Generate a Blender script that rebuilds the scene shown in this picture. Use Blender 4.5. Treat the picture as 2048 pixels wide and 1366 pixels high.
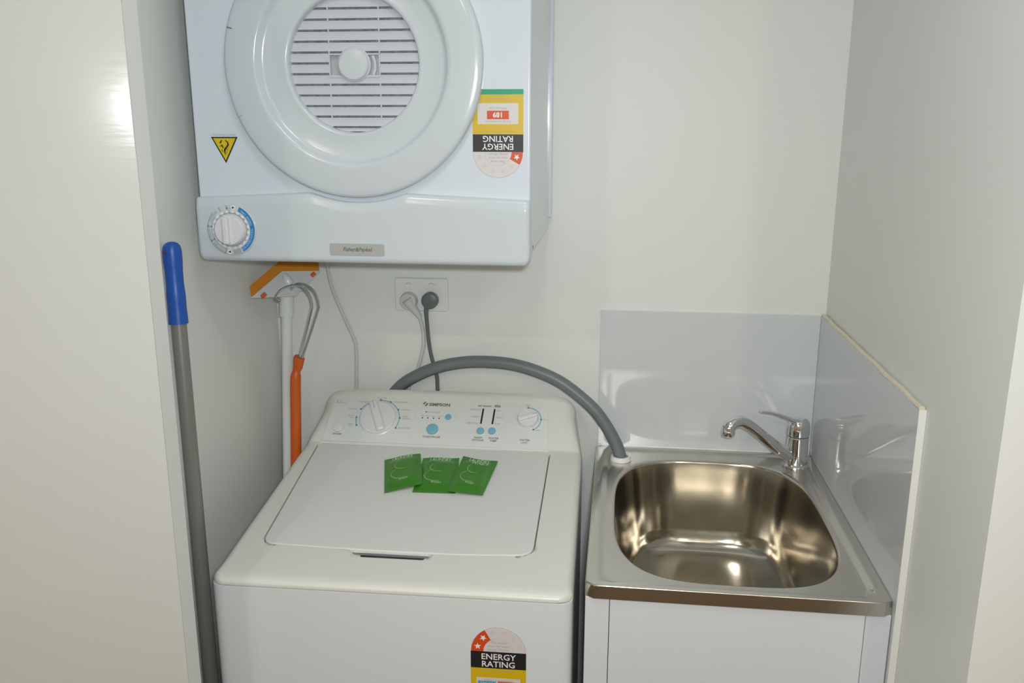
import bpy, bmesh, math, random
from mathutils import Vector, Matrix
random.seed(4)
PI = math.pi
SC = bpy.context.scene
COL = SC.collection
for o in list(bpy.data.objects):
    bpy.data.objects.remove(o)

# ------------------------------------------------------------------ camera
CAM = Vector((-0.0048, -1.8267, 1.5792))
YAW, PITCH, ROLL, FPX = 0.1203, 0.2420, 0.0013, 1755.0
fw = Vector((-math.sin(YAW)*math.cos(PITCH), math.cos(YAW)*math.cos(PITCH), -math.sin(PITCH)))
rt0 = Vector((math.cos(YAW), math.sin(YAW), 0))
up0 = rt0.cross(fw)
rt = rt0*math.cos(ROLL) + up0*math.sin(ROLL)
up = -rt0*math.sin(ROLL) + up0*math.cos(ROLL)
CROT = Matrix((rt, up, -fw)).transposed().to_4x4()
cd = bpy.data.cameras.new('camera')
cd.sensor_width = 36.0
cd.sensor_fit = 'HORIZONTAL'
cd.lens = FPX/2048*36.0
cd.clip_start = 0.02
cam = bpy.data.objects.new('camera', cd)
cam.matrix_world = Matrix.Translation(CAM) @ CROT
COL.objects.link(cam)
SC.camera = cam

# ------------------------------------------------------------------ world, flash, exposure
w = bpy.data.worlds.new('world')
SC.world = w
w.use_nodes = True
w.node_tree.nodes['Background'].inputs[0].default_value = (0.9, 0.85, 0.78, 1)
w.node_tree.nodes['Background'].inputs[1].default_value = 0.05
SC.view_settings.view_transform = 'Standard'
SC.view_settings.look = 'None'
SC.view_settings.gamma = 1.0
SC.view_settings.use_curve_mapping = False
SC.view_settings.exposure = 0.13
FLASH_W = 5.2
LAMP_STRENGTH = 420.0
GLOBE_STRENGTH = 11.0
fl = bpy.data.lights.new('camera_flash', 'AREA')      # the flash built into the camera, right of and above the lens
fl.shape = 'RECTANGLE'
fl.size, fl.size_y = 0.045, 0.028
fl.energy = FLASH_W
fl.spread = math.radians(138)
fl.color = (0.93, 0.975, 1.0)
fo = bpy.data.objects.new('camera_flash', fl)
fo.matrix_world = Matrix.Translation(CAM + rt*0.028 + up*0.04 + fw*0.01) @ CROT
COL.objects.link(fo)

# ------------------------------------------------------------------ materials
MATS = {}
def mat(name, col, rough=0.5, metal=0.0, spec=0.5, bump=0.0, bscale=200.0, vary=0.0, vscale=3.0, stretch=None, coat=0.0, emit=None, rvary=0.0):
    if name in MATS:
        return MATS[name]
    m = bpy.data.materials.new(name)
    m.use_nodes = True
    nt = m.node_tree
    b = nt.nodes['Principled BSDF']
    b.inputs['Base Color'].default_value = (*col, 1)
    b.inputs['Roughness'].default_value = rough
    b.inputs['Metallic'].default_value = metal
    b.inputs['Specular IOR Level'].default_value = spec
    b.inputs['Coat Weight'].default_value = coat
    b.inputs['Coat Roughness'].default_value = 0.06
    tc = nt.nodes.new('ShaderNodeTexCoord')
    mp = nt.nodes.new('ShaderNodeMapping')
    nt.links.new(tc.outputs['Object'], mp.inputs[0])
    if stretch:
        mp.inputs['Scale'].default_value = stretch
    if vary > 0:
        n = nt.nodes.new('ShaderNodeTexNoise')
        n.inputs['Scale'].default_value = vscale
        n.inputs['Detail'].default_value = 4
        nt.links.new(mp.outputs[0], n.inputs['Vector'])
        mx = nt.nodes.new('ShaderNodeMix')
        mx.data_type = 'RGBA'
        mx.inputs[6].default_value = (*[c*(1-vary) for c in col], 1)
        mx.inputs[7].default_value = (*[min(1, c*(1+vary)) for c in col], 1)
        nt.links.new(n.outputs[0], mx.inputs[0])
        nt.links.new(mx.outputs[2], b.inputs['Base Color'])
    if bump > 0 or rvary > 0:
        n2 = nt.nodes.new('ShaderNodeTexNoise')
        n2.inputs['Scale'].default_value = bscale
        n2.inputs['Detail'].default_value = 3
        nt.links.new(mp.outputs[0], n2.inputs['Vector'])
        if bump > 0:
            bp = nt.nodes.new('ShaderNodeBump')
            bp.inputs['Strength'].default_value = bump
            bp.inputs['Distance'].default_value = 0.001
            nt.links.new(n2.outputs[0], bp.inputs['Height'])
            nt.links.new(bp.outputs[0], b.inputs['Normal'])
        if rvary > 0:
            mr = nt.nodes.new('ShaderNodeMapRange')
            mr.inputs['To Min'].default_value = max(0.01, rough-rvary)
            mr.inputs['To Max'].default_value = rough+rvary
            nt.links.new(n2.outputs[0], mr.inputs[0])
            nt.links.new(mr.outputs[0], b.inputs['Roughness'])
    if emit:
        b.inputs['Emission Color'].default_value = (*emit[0], 1)
        b.inputs['Emission Strength'].default_value = emit[1]
    MATS[name] = m
    return m

M_WALL = mat('wall_paint', (0.785, 0.80, 0.765), 0.45, spec=0.35, bump=0.10, bscale=260, vary=0.012, vscale=2.5)
M_DOORP = mat('door_gloss_paint', (0.60, 0.61, 0.57), 0.15, spec=0.16, bump=0.10, bscale=40, stretch=(0.4, 0.4, 3.0), vary=0.02, vscale=6)
M_CEIL = mat('ceiling_paint', (0.85, 0.85, 0.83), 0.8, spec=0.2)
M_FLOOR = mat('timber_floor', (0.17, 0.105, 0.058), 0.35, vary=0.25, vscale=9, stretch=(1, 0.12, 1))
M_REAR = mat('rear_room_paint', (0.56, 0.53, 0.47), 0.6, vary=0.03)
M_LAM = mat('white_laminate', (0.66, 0.69, 0.70), 0.06, spec=0.55)
M_LAMEDGE = mat('laminate_edge', (0.82, 0.81, 0.76), 0.35)
M_CAB = mat('cabinet_white', (0.69, 0.72, 0.755), 0.22, spec=0.45)
M_GAP = mat('shadow_gap', (0.25, 0.25, 0.25), 0.8)
M_SEAL = mat('sealant', (0.72, 0.66, 0.50), 0.4, vary=0.18, vscale=60)
M_STEEL = mat('stainless_steel', (0.66, 0.635, 0.585), 0.24, metal=1.0, bump=0.05, bscale=60, stretch=(30, 1, 30), rvary=0.05)
M_BOWL = mat('stainless_bowl', (0.60, 0.56, 0.485), 0.15, metal=1.0, bump=0.04, bscale=40, rvary=0.05)
M_CHROME = mat('chrome', (0.78, 0.78, 0.79), 0.05, metal=1.0)
M_ENAMEL = mat('dryer_enamel', (0.67, 0.735, 0.80), 0.22, spec=0.5, coat=0.3)
M_DPLAS = mat('dryer_plastic', (0.60, 0.66, 0.695), 0.16, spec=0.5)
M_SLAT = mat('grille_plastic', (0.56, 0.595, 0.65), 0.4)
M_LINT = mat('lint_screen', (0.30, 0.31, 0.34), 0.9, vary=0.75, vscale=160)
M_GREYW = mat('window_grey', (0.42, 0.45, 0.46), 0.3)
M_WPLAS = mat('washer_plastic', (0.725, 0.735, 0.68), 0.30, spec=0.45)
M_LID = mat('washer_lid', (0.715, 0.73, 0.705), 0.42, spec=0.4, bump=0.03, bscale=500)
M_WBODY = mat('washer_enamel', (0.70, 0.735, 0.75), 0.25, spec=0.45)
M_PANEL = mat('console_overlay', (0.72, 0.75, 0.73), 0.32)
M_KNOB = mat('knob_white', (0.74, 0.745, 0.76), 0.28)
M_BLUEB = mat('button_blue', (0.20, 0.47, 0.60), 0.35)
M_BLUEL = mat('print_blue', (0.24, 0.46, 0.54), 0.5)
M_BLUED = mat('dial_blue', (0.03, 0.23, 0.56), 0.35)
M_DIALG = mat('dial_grey', (0.38, 0.42, 0.45), 0.4)
M_BLACK = mat('print_black', (0.012, 0.012, 0.016), 0.45)
M_INK = mat('print_ink', (0.16, 0.17, 0.17), 0.5)
M_INKL = mat('print_light_ink', (0.36, 0.37, 0.37), 0.5)
M_PINK = mat('print_pale_outline', (0.58, 0.50, 0.49), 0.5)
M_WHITE = mat('print_white', (0.80, 0.80, 0.80), 0.45)
M_PAPER = mat('label_paper', (0.66, 0.63, 0.62), 0.4)
M_YELL = mat('label_yellow', (0.66, 0.45, 0.005), 0.4)
M_WARNY = mat('warning_yellow', (0.68, 0.52, 0.01), 0.4)
M_RED = mat('label_red', (0.62, 0.07, 0.015), 0.4)
M_GREEN = mat('label_green', (0.0, 0.33, 0.15), 0.4)
M_CYAN = mat('label_cyan', (0.05, 0.38, 0.56), 0.4)
M_BADGE = mat('badge_silver', (0.48, 0.49, 0.48), 0.35, metal=0.2)
M_DARK = mat('dark_pocket', (0.03, 0.035, 0.04), 0.7)
M_ORANGE = mat('orange_plastic', (0.62, 0.11, 0.008), 0.4)
M_SPONGE = mat('orange_sponge', (0.66, 0.24, 0.02), 0.95, bump=0.9, bscale=240, vary=0.12, vscale=60)
M_MOPW = mat('mop_white', (0.70, 0.725, 0.72), 0.22)
M_MOPH = mat('mop_head_plastic', (0.60, 0.61, 0.60), 0.35)
M_ROD = mat('zinc_rod', (0.55, 0.60, 0.62), 0.22, metal=1.0)
M_BLUEH = mat('blue_handle', (0.012, 0.085, 0.42), 0.38)
M_ALU = mat('grey_pole', (0.26, 0.255, 0.235), 0.34, metal=0.35)
M_HOSE = mat('grey_hose', (0.155, 0.185, 0.19), 0.40)
M_CORDW = mat('white_cord', (0.60, 0.61, 0.585), 0.35)
M_CORDG = mat('grey_cord', (0.12, 0.145, 0.145), 0.4)
M_OUTLET = mat('outlet_plastic', (0.80, 0.80, 0.775), 0.3)
M_SACH = mat('green_sachet', (0.045, 0.22, 0.012), 0.30, spec=0.6, vary=0.10, vscale=25, bump=0.25, bscale=60)
M_SPRINT = mat('sachet_print', (0.22, 0.46, 0.12), 0.4)
M_LTRIM = mat('lamp_trim', (0.8, 0.8, 0.8), 0.4)
M_LENS = mat('lamp_lens', (0.9, 0.9, 0.9), 0.4, emit=((1.0, 0.90, 0.76), LAMP_STRENGTH))

# ------------------------------------------------------------------ mesh helpers
class Fr:
    """a frame in space: origin, right, up and outward directions"""
    def __init__(s, O, u, v, n=None):
        s.O, s.u, s.v = Vector(O), Vector(u).normalized(), Vector(v).normalized()
        s.n = Vector(n).normalized() if n else s.u.cross(s.v)
    def p(s, x, y, h=0.0):
        return s.O + s.u*x + s.v*y + s.n*h
    def at(s, x, y, h=0.0, rot=0.0):
        c, q = math.cos(rot), math.sin(rot)
        return Fr(s.p(x, y, h), s.u*c + s.v*q, s.v*c - s.u*q, s.n)

class MB:
    def __init__(s):
        s.v, s.f = [], []
    def add(s, vs, fs):
        k = len(s.v)
        s.v += [Vector(q) for q in vs]
        s.f += [tuple(i+k for i in f) for f in fs]
        return s
    def bm(s, b):
        b.verts.index_update()
        s.add([q.co.copy() for q in b.verts], [[q.index for q in f.verts] for f in b.faces])
        b.free()
        return s
    def box(s, x0, x1, y0, y1, z0, z1, r=0.0, seg=2):
        b = bmesh.new()
        bmesh.ops.create_cube(b, size=1)
        for q in b.verts:
            q.co = Vector(((x0+x1)/2+q.co.x*(x1-x0), (y0+y1)/2+q.co.y*(y1-y0), (z0+z1)/2+q.co.z*(z1-z0)))
        if r > 0:
            bmesh.ops.bevel(b, geom=list(b.edges), offset=r, segments=seg, profile=0.5, affect='EDGES')
        return s.bm(b)
    def obox(s, fr, x0, x1, y0, y1, h0, h1, r=0.0, seg=2):
        t = MB().box(x0, x1, y0, y1, h0, h1, r, seg)
        return s.add([fr.p(*q) for q in t.v], t.f)
    def rings(s, rs, closed=True, cap0=False, cap1=False):
        n = len(rs[0])
        vs = [q for r in rs for q in r]
        fs = []
        m = n if closed else n-1
        for i in range(len(rs)-1):
            for j in range(m):
                a, b = i*n+j, i*n+(j+1) % n
                fs.append((a, b, b+n, a+n))
        if cap0:
            fs.append(tuple(range(n-1, -1, -1)))
        if cap1:
            k = (len(rs)-1)*n
            fs.append(tuple(range(k, k+n)))
        return s.add(vs, fs)
    def prism(s, pts, fr, h0, h1, r=0.0, seg=3, back=True):
        pts = ccw(pts)
        rs = [[fr.p(x, y, h0) for x, y in pts]]
        if r <= 0:
            rs.append([fr.p(x, y, h1) for x, y in pts])
        else:
            for k in range(seg+1):
                a = k/seg*PI/2
                o = offset(pts, r*(1-math.cos(a)))
                rs.append([fr.p(x, y, h1-r+r*math.sin(a)) for x, y in o])
        return s.rings(rs, True, back, True)
    def flat(s, pts, fr, h=0.0004):
        return s.prism(pts, fr, 0.0, h)
    def lathe(s, prof, fr, n=48, a0=0.0, a1=2*PI, cap0=False, cap1=False):
        full = abs(a1-a0-2*PI) < 1e-6
        m = n if full else n+1
        rs = []
        for r, h in prof:
            rs.append([fr.p(r*math.cos(a0+(a1-a0)*j/n), r*math.sin(a0+(a1-a0)*j/n), h) for j in range(m)])
        return s.rings(rs, full, cap0, cap1)
    def tube(s, pts, rad, n=12, sub=6, cap=True):
        P = spline(pts, sub)
        if isinstance(rad, (int, float)):
            R = [rad]*len(P)
        else:
            R = [rad[min(int(i/sub), len(rad)-1)]*(1-(i/sub) % 1) + rad[min(int(i/sub)+1, len(rad)-1)]*((i/sub) % 1) for i in range(len(P))]
        T = [(P[min(i+1, len(P)-1)]-P[max(i-1, 0)]).normalized() for i in range(len(P))]
        u = T[0].orthogonal().normalized()
        rs = []
        for i, q in enumerate(P):
            u = (u - T[i]*u.dot(T[i])).normalized()
            v = T[i].cross(u)
            rs.append([q + (u*math.cos(2*PI*j/n)+v*math.sin(2*PI*j/n))*R[i] for j in range(n)])
        return s.rings(rs, True, cap, cap)
    def text(s, body, fr, size, h=0.0005, align='CENTER', shear=0.0, bold=0.0, sx=1.0):
        c = bpy.data.curves.new('t', 'FONT')
        c.body, c.size, c.align_x, c.shear = body, size, align, shear
        c.resolution_u = 2
        c.offset = bold
        o = bpy.data.objects.new('t', c)
        me = bpy.data.meshes.new_from_object(o)
        s.add([fr.p(q.co.x*sx, q.co.y, h) for q in me.vertices], [tuple(p.vertices) for p in me.polygons])
        bpy.data.objects.remove(o)
        bpy.data.curves.remove(c)
        bpy.data.meshes.remove(me)
        return s
    def build(s, name, m, parent=None, smooth=35.0):
        me = bpy.data.meshes.new(name)
        off = OFF.get(root_of(parent).name, Vector((0, 0, 0))) if parent else Vector((0, 0, 0))
        me.from_pydata([q-off for q in s.v], [], s.f)
        me.update()
        b = bmesh.new()
        b.from_mesh(me)
        bmesh.ops.recalc_face_normals(b, faces=b.faces)
        b.to_mesh(me)
        b.free()
        if smooth:
            me.shade_smooth()
            me.set_sharp_from_angle(angle=math.radians(smooth))
        me.materials.append(m)
        o = bpy.data.objects.new(name, me)
        COL.objects.link(o)
        if smooth:
            wn = o.modifiers.new('weighted_normals', 'WEIGHTED_NORMAL')
            wn.keep_sharp = True
            wn.weight = 80
        if parent:
            o.parent = parent
        if any(k in name for k in ('lettering', 'dots', 'marks', 'outline', 'scale', 'swoosh', 'figure')):
            o['kind'] = 'stuff'      # flat print too small to pick apart
        return o

OFF = {}
def root_of(o):
    while o.parent:
        o = o.parent
    return o
def ccw(p):
    a = sum(p[i][0]*p[(i+1) % len(p)][1]-p[(i+1) % len(p)][0]*p[i][1] for i in range(len(p)))
    return list(p) if a > 0 else list(p)[::-1]
def offset(p, d):
    if d == 0:
        return list(p)
    out = []
    n = len(p)
    for i in range(n):
        a, b, c = Vector(p[i-1]), Vector(p[i]), Vector(p[(i+1) % n])
        e, f = (b-a).normalized(), (c-b).normalized()
        n1, n2 = Vector((-e.y, e.x)), Vector((-f.y, f.x))
        k = 1+n1.dot(n2)
        q = b+(n1+n2)*(d/max(k, 0.3))
        out.append((q.x, q.y))
    return out
def spline(pts, sub):
    P = [Vector(q) for q in pts]
    if len(P) == 2 or sub == 1:
        return P if sub == 1 else [P[0].lerp(P[1], k/sub) for k in range(sub+1)]
    out = []
    for i in range(len(P)-1):
        a, b, c, d = P[max(i-1, 0)], P[i], P[i+1], P[min(i+2, len(P)-1)]
        for k in range(sub):
            t = k/sub
            out.append(0.5*((2*b)+(c-a)*t+(2*a-5*b+4*c-d)*t*t+(3*b-a-3*c+d)*t**3))
    out.append(P[-1])
    return out
def rrect(x0, x1, y0, y1, r, n=6):
    return rpoly([(x0, y0), (x1, y0), (x1, y1), (x0, y1)], [r]*4, n)
def rpoly(p, rr, n=6):
    out = []
    m = len(p)
    for i in range(m):
        a, b, c = Vector(p[i-1]), Vector(p[i]), Vector(p[(i+1) % m])
        r = rr[i]
        if r <= 0:
            out.append((b.x, b.y))
            continue
        e, f = (a-b).normalized(), (c-b).normalized()
        ang = e.angle(f)
        d = r/math.tan(ang/2)
        s0, s1 = b+e*d, b+f*d
        for k in range(n+1):
            t = k/n
            q = s0*(1-t)**2+b*(2*t*(1-t))+s1*t*t
            out.append((q.x, q.y))
    return out
def circ(cx, cy, r, n=32, a0=0.0, a1=2*PI):
    full = abs(a1-a0-2*PI) < 1e-6
    return [(cx+r*math.cos(a0+(a1-a0)*k/n), cy+r*math.sin(a0+(a1-a0)*k/n)) for k in range(n if full else n+1)]
def arcband(cx, cy, r0, r1, a0, a1, n=24):
    return circ(cx, cy, r1, n, a0, a1)+circ(cx, cy, r0, n, a1, a0)
def star(cx, cy, r, rot=0.0, k=0.42):
    return [(cx+(r if i % 2 == 0 else r*k)*math.cos(rot+PI/2+i*PI/5), cy+(r if i % 2 == 0 else r*k)*math.sin(rot+PI/2+i*PI/5)) for i in range(10)]

def tag(o, label=None, cat=None, group=None, kind=None):
    for k, v in (('label', label), ('category', cat), ('group', group), ('kind', kind)):
        if v:
            o[k] = v
    return o
def thing(name, loc, label, cat, group=None):
    o = bpy.data.objects.new(name, None)
    o.empty_display_size = 0.05
    o.location = loc
    COL.objects.link(o)
    OFF[o.name] = Vector(loc)
    return tag(o, label, cat, group)
def struct(o, label=None, cat=None):
    return tag(o, label, cat, kind='structure')
def boolean(o, tool, op='DIFFERENCE'):
    md = o.modifiers.new('b', 'BOOLEAN')
    md.operation, md.object, md.solver = op, tool, 'EXACT'
    dg = bpy.context.evaluated_depsgraph_get()
    dg.update()
    me = bpy.data.meshes.new_from_object(o.evaluated_get(dg))
    o.modifiers.clear()
    o.data = me
    wn = o.modifiers.new('weighted_normals', 'WEIGHTED_NORMAL')
    wn.keep_sharp = True
    wn.weight = 80
    bpy.data.objects.remove(tool)
    me.shade_smooth()
    me.set_sharp_from_angle(angle=math.radians(30))

X, Y, Z = Vector((1, 0, 0)), Vector((0, 1, 0)), Vector((0, 0, 1))
XL, XR = -0.748, 0.4237

# ------------------------------------------------------------------ the setting
def sbox(name, m, x0, x1, y0, y1, z0, z1, label, cat, r=0.0):
    return struct(MB().box(x0, x1, y0, y1, z0, z1, r).build(name, m), label, cat)
sbox('floor', M_FLOOR, -2.1, 2.0, -4.1, 0.12, -0.1, 0.0, 'brown timber floor of the laundry and hall', 'floor')
sbox('ceiling', M_CEIL, -2.1, 2.0, -4.1, 0.12, 2.4, 2.5, 'flat white ceiling above the laundry', 'ceiling')
sbox('wall_back', M_WALL, XL-0.1, XR+0.1, 0.0, 0.1, 0.0, 2.4, 'off-white painted wall behind the washer and dryer', 'wall')
sbox('wall_left', M_WALL, XL-0.1, XL, -0.76, 0.0, 0.0, 2.4, 'off-white painted side wall beside the mop', 'wall')
sbox('wall_right', M_WALL, XR, XR+0.1, -0.75, 0.0, 0.0, 2.4, 'off-white painted side wall beside the sink', 'wall', 0.0)
sbox('wall_left_front', M_WALL, -2.0, -0.625, -0.80, -0.70, 0.0, 2.4, 'wall return hidden behind the open door', 'wall')
sbox('wall_right_front', M_WALL, XR+0.0, 1.9, -0.85, -0.75, 0.0, 2.4, 'bright wall face at the far right, nearest the camera', 'wall')
sbox('wall_far_left', M_REAR, -2.1, -2.0, -4.0, -0.7, 0.0, 2.4, 'side wall of the hall behind the camera', 'wall')
sbox('wall_far_right', M_REAR, 1.9, 2.0, -4.0, -0.75, 0.0, 2.4, 'opposite side wall of the hall behind the camera', 'wall')
sbox('wall_rear', M_REAR, -2.1, 2.0, -4.1, -4.0, 0.0, 2.4, 'end wall of the hall behind the camera', 'wall')

# the open door at the left, its hinge edge towards the alcove
dr = thing('door_1', (-0.5885, -0.80, 0.0), 'cream gloss painted door standing open at the far left', 'door')
struct(dr)
ddir = Vector((-0.870, -0.494, 0))
dn = Vector((0.494, -0.870, 0))
DF = Fr((-0.5885, -0.80, 0), ddir, Z, dn)
MB().obox(DF, 0.0, 0.62, 0.006, 2.04, -0.035, 0.0, 0.0015, 2).build('door_leaf', M_DOORP, dr)
for hz in (0.25, 1.85):
    MB().obox(DF, -0.004, 0.0, hz, hz+0.09, -0.034, -0.020, 0.001, 1).build('hinge', M_CHROME, dr)

# ------------------------------------------------------------------ ceiling lamps in the hall
def downlight(x, y, label):
    t = thing('downlight', (x, y, 2.4), label, 'light', 'recessed ceiling downlights')
    F = Fr((x, y, 2.4), X, -Y, -Z)
    MB().lathe([(0.038, 0.0), (0.038, 0.004), (0.050, 0.006), (0.056, 0.003), (0.056, 0.0)], F, 32).build('trim_ring', M_LTRIM, t)
    MB().lathe([(0.0005, 0.0015), (0.038, 0.0015)], F, 24, cap0=True).build('lens', M_LENS, t)
    return t
for x, y, s in ((-0.75, -2.35, 'nearest the open door'), (0.70, -2.35, 'nearest the right hall wall'), (-0.10, -2.95, 'in the middle of the hall'),
                (-1.1, -3.5, 'at the rear near the left hall wall'), (0.95, -3.5, 'at the rear near the right hall wall')):
    downlight(x, y, 'warm recessed downlight in the ceiling ' + s)

cl = thing('ceiling_light', (-0.10, -1.15, 2.4), 'round white glass ceiling light just outside the laundry alcove', 'light')
CLF = Fr((-0.10, -1.15, 2.4), X, -Y, -Z)
MB().lathe([(0.150, 0.0), (0.175, 0.0), (0.178, 0.012), (0.172, 0.020), (0.160, 0.020)], CLF, 48).build('base_ring', M_LTRIM, cl)
MB().lathe([(0.160, 0.018), (0.158, 0.035), (0.145, 0.055), (0.115, 0.074), (0.07, 0.086), (0.02, 0.0905), (0.0005, 0.091)], CLF, 48).build('glass_bowl', mat('globe_glass', (0.9, 0.9, 0.9), 0.3, emit=((0.96, 0.99, 1.0), GLOBE_STRENGTH)), cl)

# ------------------------------------------------------------------ splashbacks
ZS = 1.2004
sb = thing('splashback', (0.19, -0.003, 0.90), 'glossy white rectangular splashback on the wall behind the sink tap', 'splashback')
F = Fr((0, 0, 0), X, Z, -Y)
MB().box(-0.0359, XR-0.0102, -0.006, 0.0, 0.895, ZS, 0.0006, 1).build('panel', M_LAM, sb)
MB().tube([(-0.036, -0.0045, 0.8995), (XR-0.012, -0.0045, 0.8995)], 0.0022, 8, 2).build('sealant_bead', M_LAMEDGE, sb)
sp = thing('side_splashback', (XR-0.005, -0.31, 0.0), 'glossy white side splashback panel on the right wall beside the sink', 'splashback')
MB().box(XR-0.0101, XR-0.0005, -0.6185, -0.0065, 0.0, ZS-0.001, 0.0).build('panel', M_LAM, sp)
MB().box(XR-0.0103, XR-0.0003, -0.6195, -0.6185, 0.0, ZS-0.001, 0.0).build('front_edge_strip', M_LAMEDGE, sp)
pts = [(XR-0.0060+0.0008*math.sin(k*1.7), -0.006-0.6125*k/14, ZS+0.0002+0.0006*math.sin(k*2.3)) for k in range(15)]
MB().tube(pts, 0.0042, 8, 3).build('sealant_bead', M_SEAL, sp)

# ------------------------------------------------------------------ tub cabinet
cb = thing('tub_cabinet', (0.187, -0.31, 0.0), 'white laminate cabinet under the stainless steel laundry sink', 'cabinet')
TX0, TX1, TY0, TY1, TZ = -0.0393, XR-0.0108, -0.6135, -0.0065, 0.90
CX0, CX1 = TX0+0.001, TX1-0.0005
for x0, x1 in ((CX0, CX0+0.016), (CX1-0.016, CX1)):
    MB().box(x0, x1, -0.590, -0.010, 0.0, 0.8768).build('side_panel', M_CAB, cb)
MB().box(CX0+0.016, CX1-0.016, -0.590, -0.010, 0.098, 0.114).build('base_panel', M_CAB, cb)
MB().box(CX0+0.016, CX1-0.016, -0.026, -0.010, 0.114, 0.8768).build('back_panel', M_CAB, cb)
MB().box(CX0, -0.0016, -0.608, -0.590, 0.0, 0.877, 0.0006, 1).build('stile', M_CAB, cb)
MB().box(0.3766, CX1, -0.608, -0.590, 0.0, 0.877, 0.0006, 1).build('stile', M_CAB, cb)
dd = MB().box(-0.0006, 0.3757, -0.6085, -0.5905, 0.10, 0.8755, 0.0008, 1).build('cabinet_door', M_CAB, cb)
MB().box(0.0, 0.3757, -0.600, -0.590, 0.0, 0.098, 0.0006, 1).build('kickboard', M_CAB, cb)
MB().box(0.30, 0.345, -0.622, -0.6085, 0.56, 0.572, 0.003, 2).build('handle', M_CHROME, dd)

# ------------------------------------------------------------------ stainless laundry tub
tb = thing('laundry_sink', (0.187, -0.31, 0.877), 'stainless steel laundry sink with one deep rounded bowl', 'sink')
def sring(cx, cy, a, b, n, z, N=144):
    out = []
    for k in range(N):
        t = 2*PI*k/N
        c, s_ = math.cos(t), math.sin(t)
        r = ((abs(c)/a)**n+(abs(s_)/b)**n)**(-1.0/n)
        out.append(Vector((cx+r*c, cy+r*s_, z)))
    return out
ocx, ocy, oa, ob_ = (TX0+TX1)/2, (TY0+TY1)/2, (TX1-TX0)/2, (TY1-TY0)/2
bcx, bcy, ba, bb = 0.190, -0.320, 0.190, 0.260
deck = MB().rings([sring(ocx, ocy, oa, ob_, 90, 0.8775), sring(ocx, ocy, oa, ob_, 90, TZ-0.002), sring(ocx, ocy, oa-0.0006, ob_-0.0006, 80, TZ-0.0006),
                   sring(ocx, ocy, oa-0.002, ob_-0.002, 70, TZ), sring(ocx, ocy, oa-0.015, ob_-0.011, 40, TZ), sring(ocx, ocy, oa-0.019, ob_-0.014, 32, TZ-0.0012),
                   sring(ocx, ocy, oa-0.025, ob_-0.019, 22, TZ-0.0042), sring(ocx, ocy, oa-0.028, ob_-0.021, 18, TZ-0.005),
                   sring(bcx, bcy, ba+0.003, bb+0.003, 3.45, TZ-0.0055), sring(bcx, bcy, ba, bb, 3.4, TZ-0.0058)])
deck.build('drainer_deck', M_STEEL, tb, 50)
prof = [(0.0, -0.0058), (0.0022, -0.0064), (0.0042, -0.0085), (0.0055, -0.0125), (0.009, -0.040), (0.015, -0.10), (0.021, -0.150), (0.026, -0.172), (0.036, -0.186), (0.052, -0.194), (0.075, -0.197), (0.11, -0.199), (0.16, -0.201)]
rs = [sring(bcx, bcy, ba-d, bb-d, 3.4-min(0.7, d*9), TZ+z) for d, z in prof]
MB().rings(rs, True, False, True).build('bowl', M_BOWL, tb, 60)
wf = Fr((bcx, bcy-0.10, TZ-0.2005), X, Y, Z)
wst = MB().lathe([(0.001, -0.006), (0.026, -0.006), (0.030, 0.0005), (0.040, 0.0015), (0.043, 0.0)], wf, 32).build('waste_outlet', M_CHROME, tb)
MB().lathe([(0.0275, -0.004), (0.02, -0.004)], wf, 16).build('strainer', M_DARK, wst)
HR = Vector((0.0145, -0.0775, TZ-0.005))
MB().lathe([(0.0150, 0.0), (0.0150, 0.0080), (0.0162, 0.0096), (0.0195, 0.0092), (0.0210, 0.0070), (0.0214, 0.0)], Fr(HR, X, Y, Z), 32).build('hose_collar', mat('collar_white', (0.85, 0.84, 0.80), 0.35), tb)
MB().lathe([(0.0005, 0.005), (0.003, 0.0045), (0.0045, 0.0025), (0.005, 0.0)], Fr((0.3936, -0.573, TZ-0.005), X, Y, Z), 16).build('deck_stud', M_CHROME, tb)

# ------------------------------------------------------------------ mixer tap
tp = thing('mixer_tap', (0.3735, -0.066, TZ-0.005), 'chrome single lever mixer tap at the back corner of the sink', 'tap')
TF = Fr((0.3735, -0.066, TZ-0.005), X, Y, Z)
MB().lathe([(0.0265, 0.0), (0.0265, 0.004), (0.0245, 0.0065), (0.0225, 0.008), (0.0225, 0.026), (0.0220, 0.0265), (0.0220, 0.0275), (0.0225, 0.028), (0.0222, 0.062), (0.0215, 0.066)], TF, 40, cap1=True).build('tap_body', M_CHROME, tp)
ldir = Vector((-0.93, -0.37, 0)).normalized()
side = Vector((-ldir.y, ldir.x, 0))
B0 = Vector((0.3735, -0.066, TZ-0.005))
hd = MB().lathe([(0.0218, 0.0672), (0.0232, 0.069), (0.0235, 0.078), (0.0228, 0.088), (0.0205, 0.0965), (0.0160, 0.1015), (0.0100, 0.1035), (0.0015, 0.104)], TF, 40, cap1=True)
hdo = hd.build('tap_head', M_CHROME, tp)
rs = []
for t, wd, hh, zz in ((-0.010, 0.0100, 0.003, 0.1005), (0.004, 0.0150, 0.0050, 0.0995), (0.018, 0.0135, 0.0058, 0.1015), (0.034, 0.0105, 0.0050, 0.1090), (0.052, 0.0080, 0.0038, 0.1165), (0.070, 0.0064, 0.0031, 0.1220), (0.086, 0.0064, 0.0028, 0.1250), (0.0905, 0.0042, 0.0018, 0.1256)):
    c = B0+ldir*t+Z*zz
    rs.append([c+side*(wd*math.cos(2*PI*k/16))+Z*(hh*math.sin(2*PI*k/16)) for k in range(16)])
MB().rings(rs, True, True, True).build('lever', M_CHROME, tp)
sdir = Vector((-0.875, -0.48, 0)).normalized()
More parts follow.
